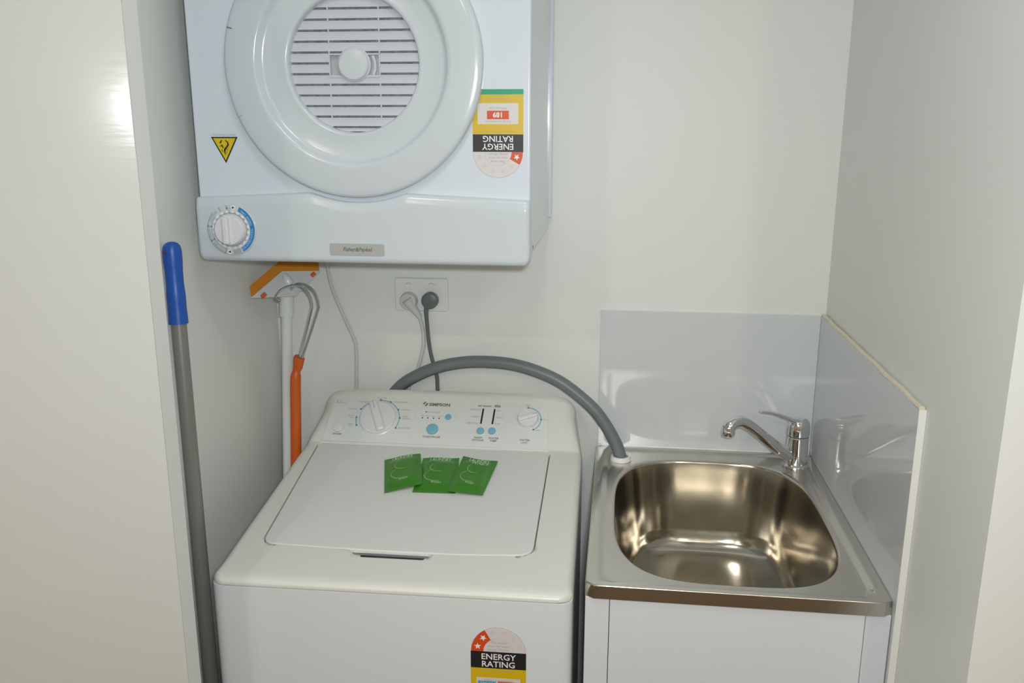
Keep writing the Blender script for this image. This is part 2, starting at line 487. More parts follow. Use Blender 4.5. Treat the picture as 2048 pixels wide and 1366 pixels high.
sp_pts = [B0+sdir*0.004+Z*0.020, B0+sdir*0.030+Z*0.031, B0+sdir*0.075+Z*0.066, B0+sdir*0.115+Z*0.098, B0+sdir*0.138+Z*0.1125, B0+sdir*0.156+Z*0.1150, B0+sdir*0.168+Z*0.1090, B0+sdir*0.172+Z*0.100]
spo = MB().tube(sp_pts, [0.0130, 0.0122, 0.0116, 0.0114, 0.0115, 0.0120, 0.0122, 0.0116], 20, 6).build('spout', M_CHROME, tp)
MB().lathe([(0.001, -0.006), (0.0085, -0.006), (0.0100, -0.004), (0.0124, -0.003), (0.0128, 0.001), (0.0124, 0.011), (0.0112, 0.014)], Fr(B0+sdir*0.172+Z*0.094, X, Y, Z), 24).build('aerator', M_CHROME, spo)
MB().lathe([(0.0004, 0.0006), (0.0020, 0.0004), (0.0022, -0.001)], Fr(B0+Z*0.083+Vector((-0.5, -0.866, 0))*0.0233, Vector((0.866, -0.5, 0)), Z, Vector((-0.5, -0.866, 0))), 12).build('hot_cold_mark', M_RED, hdo)

# ------------------------------------------------------------------ washing machine (local frame, turned one degree)
wm = bpy.data.objects.new('washing_machine', None)
wm.location = (-0.349, -0.335, 0.0)
wm.rotation_euler = (0, 0, math.radians(1.0))
COL.objects.link(wm)
OFF['washing_machine'] = Vector((0, 0, 0))
tag(wm, 'white top loading washing machine with green sachets on its lid', 'washing machine')
HW = 0.2875
body = rrect(-HW, HW, -0.297, 0.288, 0.022, 6)
MB().prism(body, Fr((0, 0, 0), X, Y, Z), 0.03, 0.8722, 0.0015, 2).build('cabinet_body', M_WBODY, wm)
for sx in (-1, 1):
    for sy in (-1, 1):
        MB().lathe([(0.014, 0.0), (0.022, 0.0), (0.022, 0.012), (0.012, 0.014), (0.012, 0.031)], Fr((sx*0.24, sy*0.24, 0), X, Y, Z), 16, cap0=True).build('foot', M_DARK, wm)
LS = 0.0405/0.365
def lidz(y):
    return 0.897+(y+0.19)*LS
stn = [(-0.2975, 0.8765, 0.0), (-0.2968, 0.8790, 0), (-0.2945, 0.8825, 0), (-0.2895, 0.8850, 0), (-0.281, 0.8868, 0), (-0.272, 0.8877, 0), (-0.262, lidz(-0.262), 0), (-0.24, lidz(-0.24), 0), (-0.10, lidz(-0.10), 0), (0.05, lidz(0.05), 0), (0.16, lidz(0.16), 0.0),
       (0.1745, 0.9374, 0.02), (0.1775, 0.9396, 0.06), (0.195, 0.9549, 0.25), (0.215, 0.9722, 0.5), (0.235, 0.9896, 0.75), (0.254, 1.0061, 0.95), (0.260, 1.0120, 1), (0.266, 1.0185, 1), (0.272, 1.0225, 1), (0.280, 1.0245, 1), (0.287, 1.0225, 1), (0.290, 1.0170, 1)]
def dense(st):
    out = []
    for p_, q_ in zip(st[:-1], st[1:]):
        m_ = max(1, int(math.ceil((q_[0]-p_[0])/0.009)))
        out += [tuple(p_[i]+(q_[i]-p_[i])*k/m_ for i in range(3)) for k in range(m_)]
    return out+[st[-1]]
stn = dense(stn)
secs = []
ZB = 0.8738
for y, z, c in stn:
    d = y+0.2975
    rr = 0.024
    ins = rr-math.sqrt(max(0, rr*rr-(rr-min(d, rr))**2))
    r = min(0.016+0.020*c, z-ZB-0.0006)
    h = HW-ins-0.016*c
    hb = HW-ins
    dropc = 0.006*c            # console crown
    row = [(-hb, ZB)]
    N = 7
    for k in range(N+1):
        a = PI-k/N*PI/2
        row.append((-h+r+r*math.cos(a), z-dropc-r+r*math.sin(a)))
    for k in range(1, 60):
        x = (-h+r)+(2*h-2*r)*k/60
        row.append((x, z-dropc*(abs(x)/h)**3))
    row += [(-x, zz) for x, zz in row[:N+2]][::-1]
    secs.append([Vector((x, y, zz)) for x, zz in row])
cover = MB().rings(secs, True, True, True).build('top_cover', M_WPLAS, wm, 40)
LE = Vector((0, 0.365, 0.0405)).normalized()
LN = X.cross(LE)
LF = Fr((0, -0.19, 0.897), X, LE, LN)
lidp = rpoly([(-0.2385, -0.0060), (-0.10, -0.0115), (0.0, -0.0128), (0.10, -0.0125), (0.2175, -0.0040), (0.2225, 0.356), (-0.2560, 0.362)], [0.024, 0, 0, 0, 0.030, 0.012, 0.006], 7)
boolean(cover, MB().prism(offset(ccw(lidp), -0.0024), LF, -0.009, 0.03).build('tool', M_DARK, wm))
hand = rpoly([(-0.092, -0.005), (0.058, -0.007), (0.046, -0.0325), (-0.074, -0.0325)], [0, 0, 0.008, 0.008], 5)
tool = MB()
o2 = ccw(hand)
i2 = offset(o2, 0.007)
tool.rings([[LF.p(x, y, 0.004) for x, y in offset(o2, -0.001)], [LF.p(x, y, 0.0) for x, y in o2], [LF.p(x, y, -0.0095) for x, y in i2]], True, True, True)
boolean(cover, tool.build('tool', M_DARK, wm))
MB().prism(rpoly([(-0.070, -0.0105), (0.042, -0.0115), (0.034, -0.0262), (-0.062, -0.0262)], [0, 0, 0.004, 0.004], 4), LF, -0.0096, -0.0085).build('lid_pull_slot', M_DARK, wm)
lid = MB().prism(lidp, LF, -0.0080, 0.0008, 0.0022, 3).build('lid', M_LID, wm)
lo_, li_ = offset(ccw(lidp), -0.0022), offset(ccw(lidp), 0.003)
MB().rings([[LF.p(x, y, -0.0086) for x, y in lo_], [LF.p(x, y, -0.0060) for x, y in lo_], [LF.p(x, y, -0.0060) for x, y in offset(ccw(lidp), -0.0004)], [LF.p(x, y, -0.0086) for x, y in offset(ccw(lidp), -0.0004)]]).build('lid_gap_shade', M_GAP, wm)  # dark grey ring painting the shade inside the lid groove, so the seam reads
MB().prism(rpoly([(-0.082, -0.0095), (0.050, -0.0105), (0.046, -0.0155), (-0.078, -0.0150)], [0, 0, 0.002, 0.002], 4), LF, -0.0040, -0.0012, 0.0010, 2).build('lid_pull', M_LID, lid)

# console
CE = Vector((0, 0.08, 0.0695)).normalized()
CNn = X.cross(CE)
CF = Fr((0, 0.175, 0.9375), X, CE, CNn)
pan = rpoly([(-0.2535, 0.004), (0.2190, 0.003), (0.2145, 0.1005), (-0.2440, 0.1025)], [0.002, 0.002, 0.014, 0.018], 6)
panel = MB().prism(pan, CF, -0.004, 0.0012, 0.0010, 2).build('control_panel', M_PANEL, wm)
MB().obox(CF, -0.2545, 0.2195, -0.0030, 0.0032, -0.004, 0.0024, 0.0015, 2).build('panel_ridge', M_WPLAS, panel)
PF = CF.at(0, 0, 0.0012)
def knob(cx, cy, r, h, rot, bar):
    k = MB().lathe([(r*1.06, 0.0), (r*1.06, 0.0015), (r*1.0, 0.003), (r*0.985, h*0.8), (r*0.93, h), (0.002, h*1.02)], PF.at(cx, cy), 40, cap1=True).build('knob', M_KNOB, panel)
    G = PF.at(cx, cy, h, rot)
    w_ = r*0.24
    MB().obox(G, -w_, w_, -r*0.97, r*0.97, -0.002, bar, w_*0.55, 3).build('grip', M_KNOB, k)
    MB().obox(G, -0.0006, 0.0006, r*0.45, r*0.93, bar-0.0002, bar+0.0003).build('pointer_line', M_INKL, k)
knob(-0.1425, 0.0605, 0.0385, 0.009, 0.40, 0.010)
knob(0.1735, 0.0715, 0.0215, 0.010, -1.2, 0.006)
def button(cx, cy, r, m, name='push_button'):
    b_ = MB().lathe([(r*1.22, 0.0), (r*1.22, 0.0010), (r*1.05, 0.0012)], PF.at(cx, cy), 24).build('button_ring', M_KNOB, panel)
    MB().lathe([(r, 0.0), (r, 0.0026), (r*0.88, 0.0034), (0.0008, 0.0036)], PF.at(cx, cy), 24, cap1=True).build(name, m, panel)
button(-0.2235, 0.0365, 0.0115, M_KNOB)
button(-0.0238, 0.0395, 0.0122, M_BLUEB)
button(0.0063, 0.0690, 0.0070, M_BLUEB)
button(0.0771, 0.0393, 0.0078, M_BLUEB)
button(0.1010, 0.0400, 0.0078, M_BLUEB)
dsp = rrect(-0.0635, 0.0225, 0.0555, 0.0880, 0.008, 5)
MB().prism(dsp, PF, -0.001, 0.0012, 0.0009, 2).build('display_surround', M_WPLAS, panel)
MB().prism(offset(ccw(dsp), 0.0022), PF, 0.0, 0.0015).build('display_overlay', M_PANEL, panel)
b1 = MB()
for x in (-0.0480, -0.0365, -0.0245, -0.0128):
    b1.flat(circ(x, 0.0655, 0.0014, 10), PF, 0.0019)
b1.flat(circ(-0.0418, 0.0800, 0.0014, 10), PF, 0.0019)
b1.build('indicator_dots', M_BLACK, panel)
for x, y in ((0.0772, 0.0752), (0.1012, 0.0750)):
    G = PF.at(x, y, 0, -0.055)
    MB().flat([(-0.0017, -0.0182), (0.0017, -0.0182), (0.0017, 0.0182), (-0.0017, 0.0182)], G, 0.0006).build('indicator_bar', M_BLACK, panel)
# printed arcs and dots
ar = MB()
kc = (-0.1425, 0.0605)
def ang(x, y, c=kc):
    return math.atan2(y-c[1], x-c[0])
ar.flat(arcband(kc[0], kc[1], 0.0440, 0.0462, math.radians(-28), math.radians(96), 40), PF, 0.0004)
ar.flat(arcband(kc[0], kc[1], 0.0440, 0.0462, math.radians(122), math.radians(152), 12), PF, 0.0004)
ar.flat(arcband(kc[0], kc[1], 0.0455, 0.0480, math.radians(178), math.radians(202), 10), PF, 0.0004)
k2 = (0.1735, 0.0715)
ar.flat(arcband(k2[0], k2[1], 0.0262, 0.0284, math.radians(-62), math.radians(92), 30), PF, 0.0004)
ar.build('dial_scale', M_BLUEL, panel)
dt = MB()
for a, r in ((92, .0462), (64, .0462), (30, .0462), (4, .0462), (-27, .0462), (152, .0462), (178, .0468), (202, .0468)):
    dt.flat(circ(kc[0]+r*math.cos(math.radians(a)), kc[1]+r*math.sin(math.radians(a)), 0.0020, 10), PF, 0.0006)
for a in (92, 0, -62):
    dt.flat(circ(k2[0]+.0274*math.cos(math.radians(a)), k2[1]+.0274*math.sin(math.radians(a)), 0.0020, 10), PF, 0.0006)
dt.build('dial_dots', mat('print_teal', (0.10, 0.22, 0.27), 0.5), panel)
tx = MB()
def T(body_, x, y, size, **k):
    tx.text(body_, PF.at(x, y), size, **k)
T('Favourites', -0.1425, 0.1105-0.0005, 0.0052)
T('Cotton Heavy', -0.1150, 0.1010, 0.0052, align='LEFT')
T('Normal', -0.0945, 0.0825, 0.0052, align='LEFT')
T('Bulky', -0.0905, 0.0665, 0.0052, align='LEFT')
T('Bedding', -0.0905, 0.0612, 0.0052, align='LEFT')
T('Quick Wash', -0.0965, 0.0385, 0.0052, align='LEFT')
T('Delicates', -0.1700, 0.0985, 0.0052, align='RIGHT')
T('Woollens', -0.1915, 0.0805, 0.0052, align='RIGHT')
T('Drain', -0.1960, 0.0645, 0.0050, align='RIGHT')
T('Spin', -0.1960, 0.0595, 0.0050, align='RIGHT')
T('Rinse', -0.1935, 0.0445, 0.0050, align='RIGHT')
T('Spin', -0.1935, 0.0395, 0.0050, align='RIGHT')
T('Heavy Soil', 0.0735, 0.0890, 0.0054, align='RIGHT')
T('Regular', 0.0725, 0.0720, 0.0054, align='RIGHT')
T('Light & Fast', 0.0715, 0.0565, 0.0054, align='RIGHT')
T('Hot', 0.1070, 0.0880, 0.0054, align='LEFT')
T('Warm', 0.1062, 0.0710, 0.0054, align='LEFT')
T('Cold', 0.1054, 0.0560, 0.0054, align='LEFT')
T('High', 0.1720, 0.1030, 0.0054)
T('Med', 0.2050, 0.0700, 0.0048, align='LEFT')
T('Low', 0.1905, 0.0445, 0.0052, align='LEFT')
T('Wash', -0.0480, 0.0692, 0.0042, h=0.0018)
T('Rinse', -0.0365, 0.0692, 0.0042, h=0.0018)
T('Spin', -0.0245, 0.0692, 0.0042, h=0.0018)
T('Lock', -0.0128, 0.0692, 0.0042, h=0.0018)
T('EXTRA RINSE', -0.0385, 0.0783, 0.0044, align='LEFT', h=0.0018)
T('6.0', -0.2390, 0.0945, 0.0095, align='LEFT')
T('KG', -0.2250, 0.0945, 0.0050, align='LEFT')
tx.build('small_lettering', M_INKL, panel, 0)
tx = MB()
T('SIMPSON', -0.0385, 0.0958, 0.0100, align='LEFT', bold=0.0004, sx=1.12)
for q in ([(-0.0525, 0.0988), (-0.0490, 0.1052), (-0.0448, 0.1052), (-0.0475, 0.1012), (-0.0490, 0.0988)], [(-0.0480, 0.0950), (-0.0440, 0.1022), (-0.0412, 0.1022), (-0.0412, 0.0985), (-0.0438, 0.0950)]):
    tx.add([PF.p(x, y, 0.0005) for x, y in q], [tuple(range(len(q)))])
T('START/PAUSE', -0.0235, 0.0195, 0.0060, bold=0.0001)
T('WASH', 0.0735, 0.0220, 0.0062, bold=0.0001)
T('OPTIONS', 0.0735, 0.0160, 0.0058, bold=0.0001)
T('WATER', 0.1060, 0.0215, 0.0062, bold=0.0001)
T('TEMP', 0.1060, 0.0155, 0.0058, bold=0.0001)
T('WATER', 0.1700, 0.0200, 0.0062, bold=0.0001)
T('LEVEL', 0.1700, 0.0142, 0.0056)
T('POWER', -0.2230, 0.0185, 0.0056, bold=0.0001)
T('ezi sensor', 0.0660, 0.1000-0.0020, 0.0072, align='LEFT', bold=0.0001)
T('556', 0.1010, 0.1000-0.0020, 0.0074, align='LEFT', bold=0.0003, sx=1.15)
tx.build('lettering', M_INK, panel, 0)

# ------------------------------------------------------------------ energy rating label (shared builder)
def energy_label(parent, fr, wd, stars, kind):
    """fr: origin at the middle of the black band's top edge, v up, in the label's own upright sense"""
    s = wd
    R_, r_ = 0.5*s, 0.27*s
    base = circ(0, 0, R_, 40, 0, PI)+[(-R_, -1.19*s), (R_, -1.19*s)]
    lb = MB().prism(base, fr, 0.0, 0.0003).build('energy_label', M_PAPER, parent)
    tag(lb, 'yellow, black and white energy rating sticker')
    f1 = fr.at(0, 0, 0.0003)
    e = 0.0002
    MB().prism([(-R_, 0), (R_, 0), (R_, -0.336*s), (-R_, -0.336*s)], f1, 0, e).build('black_band', M_BLACK, lb)
    MB().prism([(-R_, -0.336*s), (R_, -0.336*s), (R_, -1.091*s), (-R_, -1.091*s)], f1, 0, e).build('yellow_field', M_YELL, lb)
    MB().prism([(-R_, -1.091*s), (R_, -1.091*s), (R_, -1.19*s), (-R_, -1.19*s)], f1, 0, e).build('green_strip', M_GREEN, lb)
    sec = math.radians(30.0*stars)
    MB().prism(arcband(0, 0, r_, R_*0.985, PI-sec, PI, 16), f1, 0, e).build('star_segment', M_RED, lb)
    f2 = f1.at(0, 0, e)
    for k in range(stars):
        a = PI-math.radians(15+30*k)
        MB().prism(star(0.385*s*math.cos(a), 0.385*s*math.sin(a), 0.065*s, a-PI/2), f2, 0, e).build('star', M_WHITE, lb)
    out = MB()
    for k in range(stars, 6):
        a = PI-math.radians(15+30*k)
        p_ = star(0.385*s*math.cos(a), 0.385*s*math.sin(a), 0.055*s, a-PI/2)
        q_ = offset(ccw(p_), 0.007*s)
        out.rings([[f1.p(x, y, e) for x, y in ccw(p_)], [f1.p(x, y, e) for x, y in q_]])
    out.prism(arcband(0, 0, r_-0.008*s, r_, 0.0, PI-sec, 20), f1, 0, e)
    out.prism(arcband(0, 0, R_-0.010*s, R_, 0.0, PI-sec, 24), f1, 0, e)
    out.build('faint_outline', M_PINK, lb)
    t1 = MB()
    t1.text('ENERGY', f2.at(0, -0.155*s), 0.165*s, h=e, bold=0.002*s, sx=1.02)
    t1.text('RATING', f2.at(0, -0.305*s), 0.165*s, h=e, bold=0.002*s, sx=1.02)
    t1.build('white_lettering', M_WHITE, lb, 0)
    t2 = MB()
    t2.text('The more', f1.at(0, 0.165*s), 0.070*s, h=e)
    t2.text('stars the more', f1.at(0, 0.095*s), 0.064*s, h=e)
    t2.text('energy efficient', f1.at(0, 0.028*s), 0.064*s, h=e)
    t2.text('A joint government and industry program', f2.at(0, -0.395*s), 0.040*s, h=e)
    MB().prism([(-0.40*s, -0.53*s), (0.40*s, -0.53*s), (0.40*s, -0.925*s), (-0.40*s, -0.925*s)], f2, 0, e).build('white_box', M_PAPER, lb)
    f3 = f2.at(0, 0, e)
    t2.text('Energy consumption', f3.at(0, -0.598*s), 0.062*s, h=e)
    if kind == 'dryer':
        MB().prism([(-0.215*s, -0.625*s), (0.215*s, -0.625*s), (0.215*s, -0.785*s), (-0.215*s, -0.785*s)], f3, 0, e).build('number_box', M_RED, lb)
        MB().text('189', f3.at(0, -0.752*s), 0.135*s, h=2*e, bold=0.004*s).build('number_lettering', M_WHITE, lb, 0)
        t2.text('kWh per year', f3.at(0, -0.850*s), 0.062*s, h=e)
        for k, y in enumerate((-0.985, -1.030, -1.072)):
            t2.text(('When tested in accordance with the standard', 'Actual use depends on how the', 'appliance is used')[k], f2.at(0, y*s), 0.036*s, h=e)
    else:
        for nm, m, x0, x1 in (('number_box', M_CYAN, -0.37, -0.045), ('number_box', M_RED, -0.010, 0.35)):
            nb = MB().prism([(x0*s, -0.600*s), (x1*s, -0.600*s), (x1*s, -0.86*s), (x0*s, -0.86*s)], f3, 0, e).build(nm, m, lb)
        t4 = MB()
        t4.text('Cold wash', f3.at(-0.208*s, -0.655*s), 0.055*s, h=2*e)
        t4.text('Warm wash', f3.at(0.170*s, -0.655*s), 0.055*s, h=2*e)
        t4.build('number_lettering', M_WHITE, lb, 0)
    t2.build('lettering', M_INKL, lb, 0)
    return lb
# label on the washer front: black band top edge, local frame
energy_label(wm, Fr((0.1735, -0.2972, 0.7835), X, Z, -Y), 0.0868, 2, 'washer')

# ------------------------------------------------------------------ detergent sachets on the lid
def sachet(name, label, q, lift, seed, tilt):
    """q: corners top-left, top-right, bottom-right, bottom-left on the lid plane"""
    rnd = random.Random(seed)
    c = sum((Vector(p) for p in q), Vector((0, 0)))/4
    root = bpy.data.objects.new(name, None)
    wp = wm_mat @ LF.p(c.x, c.y, 0.0014)
    root.location = wp
    root.rotation_euler = wm.rotation_euler
    COL.objects.link(root)
    tag(root, label, 'sachet', 'green detergent sachets on the washer lid')
    O = LF.p(c.x, c.y, 0.0014)
    NU, NV = 18, 22
    a, b, c2, d = [Vector(p) for p in q]
    ph = [rnd.uniform(0, 6.28) for _ in range(6)]
    def surf(u, v, top, eps=0.0):
        t_ = a.lerp(b, u)
        b_ = d.lerp(c2, u)
        pxy = b_.lerp(t_, v)
        eu = min(u, 1-u)/0.12
        ev = min(v, 1-v)/0.10
        k = min(1, max(0, eu-0.55))*min(1, max(0, ev-0.75))
        k = k*k*(3-2*k)
        puff = 0.0048*k*(0.62+0.38*math.sin(PI*u)*math.sin(PI*v))+0.0009*k*math.sin(9*u+ph[0])*math.sin(8*v+ph[1])
        wave = 0.0010*(1+math.sin(5*u+ph[2]))*(0.35+v) + tilt[0]*u + tilt[1]*(1-v)
        hh = lift+wave+(puff if top else -0.0001)+(0.0006 if top else 0.0)+eps
        return LF.p(pxy.x, pxy.y, 0.0014+max(hh, 0.0002 if not top else 0.0006))-O
    mb = MB()
    for top in (True, False):
        vs = [surf(i/NU, j/NV, top) for j in range(NV+1) for i in range(NU+1)]
        fs = [(j*(NU+1)+i, j*(NU+1)+i+1, (j+1)*(NU+1)+i+1, (j+1)*(NU+1)+i) for j in range(NV) for i in range(NU)]
        mb.add(vs, fs)
    n1 = (NU+1)*(NV+1)
    rim = [i for i in range(NU+1)]+[j*(NU+1)+NU for j in range(1, NV+1)]+[NV*(NU+1)+i for i in range(NU-1, -1, -1)]+[j*(NU+1) for j in range(NV-1, 0, -1)]
    for k in range(len(rim)):
        p_, q_ = rim[k], rim[(k+1) % len(rim)]
        mb.f.append((p_, q_, q_+n1, p_+n1))
    OFF[root.name] = Vector((0, 0, 0))
    mb.build('pouch', M_SACH, root, 60)
    # prints draped on the surface
    pr = MB()
    def stroke(pts, wdt):
        P = [Vector(p) for p in pts]
        L, R2 = [], []
        for i, p in enumerate(P):
            t = (P[min(i+1, len(P)-1)]-P[max(i-1, 0)]).normalized()
            nn = Vector((-t.y, t.x))
            ww = wdt*(0.35+0.65*math.sin(PI*(i+0.5)/len(P)))
            L.append(surf(p.x+nn.x*ww, p.y+nn.y*ww, True, 0.00035))
            R2.append(surf(p.x-nn.x*ww, p.y-nn.y*ww, True, 0.00035))
        pr.rings([L, R2], closed=False)
    def sw(cx, cy, rx, ry, a0, a1, wd_=0.012):
        stroke([(cx+rx*math.cos(math.radians(a0+(a1-a0)*k/16)), cy+ry*math.sin(math.radians(a0+(a1-a0)*k/16))) for k in range(17)], wd_)
    sw(0.50, 0.66, 0.22, 0.13, 130, 300)
    sw(0.42, 0.42, 0.24, 0.15, 120, 310)
    pr.build('printed_swoosh', M_SPRINT, root, 0)
    tm = MB()
    def tdrape(body_, x, y, size, bold=0.0):
        k = MB().text(body_, Fr((0, 0, 0), X, Y, Z), size, bold=bold)
        tm.add([surf(min(.97, max(.03, x+p.x)), min(.985, max(.02, y+p.y)), True, 0.0005) for p in k.v], k.f)
    tdrape('LAUNDRY', 0.50, 0.895, 0.125, 0.003)
    if seed == 3:
        tdrape('WASH', 0.55, 0.785, 0.165, 0.004)
    tdrape('WASH', 0.50, 0.21, 0.085)
    tm.build('printed_lettering', mat('sachet_text', (0.48, 0.68, 0.40), 0.4), root, 0)
    return root
wm_mat = Matrix.Translation(wm.location) @ Matrix.Rotation(math.radians(1.0), 4, 'Z')
sachet('detergent_sachet', 'green detergent sachet in the middle, overlapped by the other two', [(-0.0255, 0.3083), (0.0454, 0.3185), (0.0600, 0.1800), (-0.0203, 0.1778)], 0.0, 2, (0.0, 0.0))
sachet('detergent_sachet', 'leftmost green detergent sachet, lying over its neighbour', [(-0.1017, 0.2975), (-0.0325, 0.3170), (-0.0050, 0.1990), (-0.0714, 0.1698)], 0.0004, 1, (0.0062, 0.0))
sachet('detergent_sachet', 'rightmost green detergent sachet, tilted, with WASH in large letters', [(0.0543, 0.3135), (0.1245, 0.3050), (0.1115, 0.1750), (0.0460, 0.1790)], 0.0052, 3, (-0.0040, 0.0))

# ------------------------------------------------------------------ clothes dryer on the wall
DXL, DXR, DYF, DZB = -0.7125, -0.1478, -0.397, 1.3539
dz = thing('clothes_dryer', (-0.43, -0.20, DZB), 'white front loading clothes dryer hung upside down on the wall', 'dryer')
dbody = MB().box(DXL, DXR, DYF, -0.022, 1.372, 2.17, 0.004, 3).build('cabinet_body', M_ENAMEL, dz)
boolean(dbody, MB().prism(circ(-0.4333, 1.6735, 0.150, 64), Fr((0, DYF, 0), X, Z, -Y), -0.06, 0.01).build('tool', M_DARK, dz))
MB().box(DXL+0.02, DXR+0.006, -0.022, -0.001, 1.395, 2.15, 0.002, 1).build('wall_bracket', M_ENAMEL, dz)
DFm = Fr((0, DYF, 0), X, Z, -Y)
DC = (-0.4333, 1.6735)
# control fascia with a scoop under the round door
Rn = 0.2185
FAF = Fr((0, DYF, 0), X, Z, -Y)
FX0, FX1, FZ0 = -0.7145, -0.1462, 1.3535
def fas_top(x):
    z = 1.4704-0.0098*((abs(x+0.4305)-0.075)/0.209 if abs(x+0.4305) > 0.075 else 0.0)
    dxx = x-DC[0]
    if abs(dxx) < Rn:
        z = min(z, DC[1]-math.sqrt(Rn*Rn-dxx*dxx))
    e = min(x-FX0, FX1-x)
    rc = 0.004
    return z-(rc-math.sqrt(max(0, rc*rc-(rc-e)**2)) if e < rc else 0)
def fas_bot(x):
    e = min(x-FX0, FX1-x)
    rc = 0.012
    return FZ0+(rc-math.sqrt(max(0, rc*rc-(rc-e)**2)) if e < rc else 0)
def edge_h(d, r, hmax):
    return hmax*(1-math.sqrt(max(0, 1-((r-d)/r)**2))) if d < r else 0.0
ex = [0, .0003, .001, .002, .0035, .005, .007, .009, .012, .016, .022]
xs = sorted(set([FX0+e for e in ex]+[FX1-e for e in ex]+[FX0+.022+k*(FX1-FX0-.044)/80 for k in range(1, 80)]))
ds = [0, .0003, .001, .002, .0035, .0055, .008, .011, .015]
cols = []
for x in xs:
    zb, zt = fas_bot(x), fas_top(x)
    zs = [zb+d for d in ds]+[zb+.015+(zt-zb-.033)*k/6 for k in range(1, 6)]+[zt-.018, zt-.015]+[zt-d for d in ds[::-1][1:]]
    ed = min(x-FX0, FX1-x)
    col = []
    for z in zs:
        h = 0.0172-edge_h(z-zb, .010, .010)-edge_h(zt-z, .006, .006)-0.0035*max(0, 1-(zt-z)/.017)-edge_h(ed, .009, .009)
        col.append(FAF.p(x, z, max(h, 0.0)))
    col = [FAF.p(x, zb, -0.012)]+col+[FAF.p(x, zt, -0.012)]
    cols.append(col)
fas = MB().rings(cols, True, True, True).build('control_fascia', M_DPLAS, dz, 50)
FP = FAF.at(0, 0, 0.0172)
# programme dial
KF = FP.at(-0.6506, 1.4076)
dial = MB().lathe([(0.0430, -0.002), (0.0430, 0.0022), (0.0418, 0.0034), (0.0300, 0.0036)], KF, 56).build('timer_dial', M_DPLAS, fas)
KD = KF.at(0, 0, 0.0036)
MB().flat(arcband(0, 0, 0.0335, 0.0413, math.radians(-62), math.radians(66), 40), KD, 0.0004).build('blue_scale', M_BLUED, dial)
g = MB()
g.flat(arcband(0, 0, 0.0335, 0.0345, math.radians(138), math.radians(252), 36), KD, 0.0004)
g.flat(arcband(0, 0, 0.0403, 0.0413, math.radians(138), math.radians(252), 36), KD, 0.0004)
for a in (98, 118, 172, 208, 252):
    g.flat(arcband(0, 0, 0.0335, 0.0413, math.radians(a-2), math.radians(a+2), 3), KD, 0.0004)
g.flat(arcband(0, 0, 0.0355, 0.0365, math.radians(84), math.radians(100), 6), KD, 0.0004)
g.flat(arcband(0, 0, 0.0268, 0.0335, math.radians(92), math.radians(97), 3), KD, 0.0004)
g.flat(arcband(0, 0, 0.0335, 0.0413, math.radians(272), math.radians(294), 8), KD, 0.0003)
g.build('grey_scale', M_DIALG, dial)
g = MB()
for k in range(20):
    a = 10+k*18
    if not 85 < a < 100:
        g.flat(arcband(0, 0, 0.0285, 0.0325, math.radians(a-5), math.radians(a+5), 5), KD, 0.0005)
g.flat(circ(0.0375*math.cos(math.radians(80)), 0.0375*math.sin(math.radians(80)), 0.0042, 14), KD, 0.0006)
g.flat(circ(0.0375*math.cos(math.radians(262)), 0.0375*math.sin(math.radians(262)), 0.0042, 14), KD, 0.0006)
g.build('tick_marks', M_WHITE, dial)
g = MB()
for a, s_ in ((80, 1), (262, -1)):
    cx, cy = 0.0375*math.cos(math.radians(a)), 0.0375*math.sin(math.radians(a))
    g.flat([(cx-0.002*s_, cy-0.002), (cx+0.0022*s_, cy), (cx-0.002*s_, cy+0.002)], KD, 0.0009)
g.build('arrow_marks', M_BLACK, dial)
g = MB()
def arctext(mb, body_, R0, a_mid, size, flip, span):
    n = len(body_)
    for i, ch in enumerate(body_):
        a = math.radians(a_mid+(span*(i-(n-1)/2)/n)*(1 if flip else -1))
        f_ = KD.at(R0*math.cos(a), R0*math.sin(a), 0, a-PI/2+(PI if flip else 0))
        mb.text(ch, f_, size, h=0.0008)
arctext(g, 'CREASE CARE', 0.0386, 36, 0.0056, True, 46)
arctext(g, 'AIRING', 0.0386, -10, 0.0056, True, 26)
arctext(g, 'DELICATES', 0.0386, -42, 0.0056, True, 34)
g.build('blue_scale_lettering', mat('print_pale_blue', (0.45, 0.64, 0.80), 0.5), dial, 0)
g = MB()
arctext(g, 'REGULAR', 0.0360, 143, 0.0056, False, 34)
arctext(g, 'HEAVY', 0.0360, 190, 0.0056, False, 24)
arctext(g, 'COTTONS', 0.0360, 230, 0.0056, False, 34)
g.build('grey_scale_lettering', M_DIALG, dial, 0)
grip = MB().lathe([(0.0272, 0.0), (0.0268, 0.004), (0.0255, 0.0100), (0.0235, 0.0120), (0.001, 0.0122)], KD, 48, cap1=True).build('grip', M_KNOB, dial)
MB().obox(KD.at(0, 0, 0.0122), -0.0075, 0.0030, -0.0225, 0.0225, -0.003, 0.0085, 0.0028, 3).build('grip_bar', M_KNOB, grip)
# badge
bd = MB().prism(rrect(-0.4821, -0.3884, 1.3672, 1.3876, 0.0035, 5), FP, -0.001, 0.0012, 0.0005, 2).build('badge', M_BADGE, fas)
MB().text('Fisher&Paykel', FP.at(-0.4350, 1.3748, 0.0012), 0.0091, h=0.0003, shear=0.28, bold=0.00022, sx=0.96).build('badge_lettering', M_INK, bd, 0)
